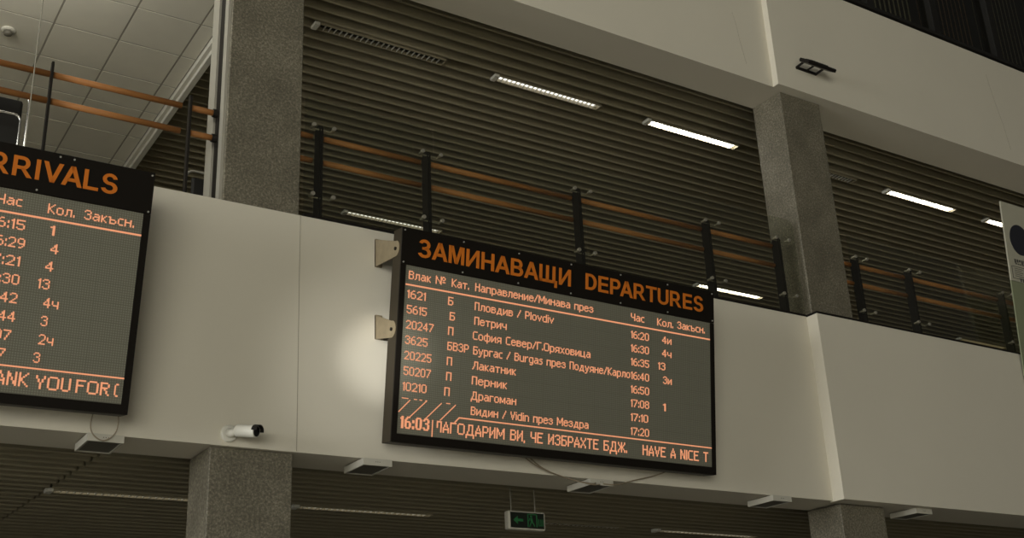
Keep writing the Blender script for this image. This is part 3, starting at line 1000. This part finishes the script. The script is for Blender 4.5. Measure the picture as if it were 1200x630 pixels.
chair((1.29, 10.60, 4.50), 'black chair with shiny chrome tube frame behind the top of the arrivals board', M['chrome'], 1.37, 1.02)
chair((3.50, 10.85, 4.50), 'dark chair back with dull metal outline low beside the left granite column', M['alu'], 1.08)

# banner at the right edge
bn = thing('banner', (15.205, 9.75, 4.86), 'hanging cream and green banner with dark blue disc at the right picture edge', 'banner')
bn.rotation_euler = (math.atan(0.18 / 2.4), 0, 0)
m = MB(); m.box(0, 1.25, 0.0, 0.02, -0.5, 1.14); m.build('lower_panel', M['bannergreen'], bn)
m = MB(); m.box(0, 1.25, -0.004, 0.02, 1.145, 2.40); m.build('upper_panel', M['banner'], bn)
m = MB(); m.prism([(0.34 + 0.235 * math.cos(t), 1.83 + 0.245 * math.sin(t)) for t in [2 * PI * k / 40 for k in range(40)]], 'y', -0.010, -0.004)
m.build('blue_disc', M['navy'], bn)
m = MB()
for k in range(9):
    x = 0.14 + 0.055 * k
    m.box(x, x + 0.035, -0.008, -0.004, 1.44 + 0.012 * (k % 3), 1.50); m.box(x + 0.012, x + 0.05, -0.008, -0.004, 1.42, 1.437)
m.build('small_print', M['print'], bn)
m = MB()
for a, b, c, d_ in ((0.05, 0.75, 1.375, 1.382), (0.05, 0.75, 1.185, 1.192), (0.05, 0.058, 1.185, 1.382), (0.742, 0.75, 1.185, 1.382), (0.36, 0.366, 1.19, 1.38)):
    m.box(a, b, -0.008, -0.004, c, d_)
for k in range(5):
    m.box(0.11, 0.31 - 0.03 * (k % 2), -0.008, -0.004, 1.225 + 0.03 * k, 1.232 + 0.03 * k)
m.build('print_box', M['print'], bn)
lettering('banner_lettering', 'TICK', 0.20, 0.46, 1.150, 0.055, M['print'], bn, heavy=True, w=-0.004)
m = MB()
for x in (0.2, 1.05):
    m.box(x - 0.02, x + 0.02, 0.02, 0.058, -0.35, -0.31)
m.build('wall_arm', M['black'], bn)


# ------------------------------------------------------------------ camera
FPX = 1381.59
R = Matrix(((0.8439812874, -0.5346045686, -0.0435148445), (0.1641985320, 0.3347475136, -0.9278916662), (0.5106216099, 0.7759781294, 0.3703019229)))
cd = bpy.data.cameras.new('camera')
cd.sensor_fit = 'HORIZONTAL'
cd.sensor_width = 36
cd.lens = FPX / 1200 * 36
cd.clip_start = 0.05
cd.clip_end = 200
co = bpy.data.objects.new('camera', cd)
COL.objects.link(co)
rot = Matrix((R[0], -R[1], -R[2])).transposed()
co.matrix_world = Matrix.Translation((0, 0, EYE)) @ rot.to_4x4()
bpy.context.scene.camera = co

# ------------------------------------------------------------------ light
w = bpy.data.worlds.new('hall_daylight')
bpy.context.scene.world = w
w.use_nodes = True
nt = w.node_tree
bg = nt.nodes['Background']
tc = nt.nodes.new('ShaderNodeTexCoord')
sep = nt.nodes.new('ShaderNodeSeparateXYZ')
nt.links.new(tc.outputs['Generated'], sep.inputs[0])
mr = nt.nodes.new('ShaderNodeMapRange')
mr.inputs['From Min'].default_value = -0.9
mr.inputs['From Max'].default_value = 0.9
mr.inputs['To Min'].default_value = 0.07
mr.inputs['To Max'].default_value = 0.03
mr.interpolation_type = 'SMOOTHSTEP'
nt.links.new(sep.outputs['X'], mr.inputs['Value'])
bg.inputs['Color'].default_value = (1.0, 0.96, 0.84, 1)
nt.links.new(mr.outputs[0], bg.inputs['Strength'])


def area(name, loc, target, sx, sy, power, col):
    l = bpy.data.lights.new(name, 'AREA')
    l.shape = 'RECTANGLE'; l.size = sx; l.size_y = sy; l.energy = power; l.color = col
    o = bpy.data.objects.new(name, l)
    COL.objects.link(o)
    o.location = loc
    o.rotation_euler = (Vector(target) - Vector(loc)).to_track_quat('-Z', 'Y').to_euler()
    return o
area('hall_window_light', (-15, -19, 4.4), (-3, 7.6, 4.4), 18, 8, 2800, (0.99, 0.97, 0.86))
area('hall_side_window', (-24, 2, 5.5), (5, 5, 4.5), 8, 7, 3600, (0.97, 0.98, 0.96))
area('gallery_fill_light', W(0.6, 11.05, 8.33), W(0.6, 11.05, 4), 2.6, 0.35, 7, (1.0, 0.97, 0.88))  # added fill without a fitting, brightens the left tile ceiling
area('tile_ceiling_fill', W(-0.2, 10.95, 7.5), W(-0.2, 11.2, 8.4), 3.0, 0.15, 42, (1.0, 0.97, 0.88))  # unseen helper, added so the tile ceiling fades towards the back


def spot(name, loc, target, deg, blend, power, col, rad=0.05):
    l = bpy.data.lights.new(name, 'SPOT')
    l.spot_size = math.radians(deg); l.spot_blend = blend; l.energy = power; l.color = col; l.shadow_soft_size = rad
    o = bpy.data.objects.new(name, l)
    COL.objects.link(o)
    o.location = loc
    o.rotation_euler = (Vector(target) - Vector(loc)).to_track_quat('-Z', 'Y').to_euler()
for k, x in enumerate((-7, -1.5, 4)):
    spot('floor_bounce_fill', (x, -10, 16), (x, -10, 0), 62, 0.5, 9000, (0.99, 0.97, 0.83), 0.4)  # invented sources, added for the bounce off the hall floor
spot('wall_glow_fill', (-3.5, -1.5, 2.2), W(5.10, 10, 3.55), 4.2, 1.0, 3400, (1.0, 0.99, 0.95), 0.06)  # unseen pair of spots added to make the glow beside the departures board
spot('wall_glow_fill', (-3.4, -1.3, 2.2), W(5.0, 10, 3.55), 9.0, 1.0, 900, (1.0, 0.99, 0.95), 0.06)

sc = bpy.context.scene
sc.view_settings.view_transform = 'Standard'
sc.view_settings.look = 'None'
sc.view_settings.gamma = 1.0
sc.view_settings.use_curve_mapping = False
sc.view_settings.exposure = 0.0
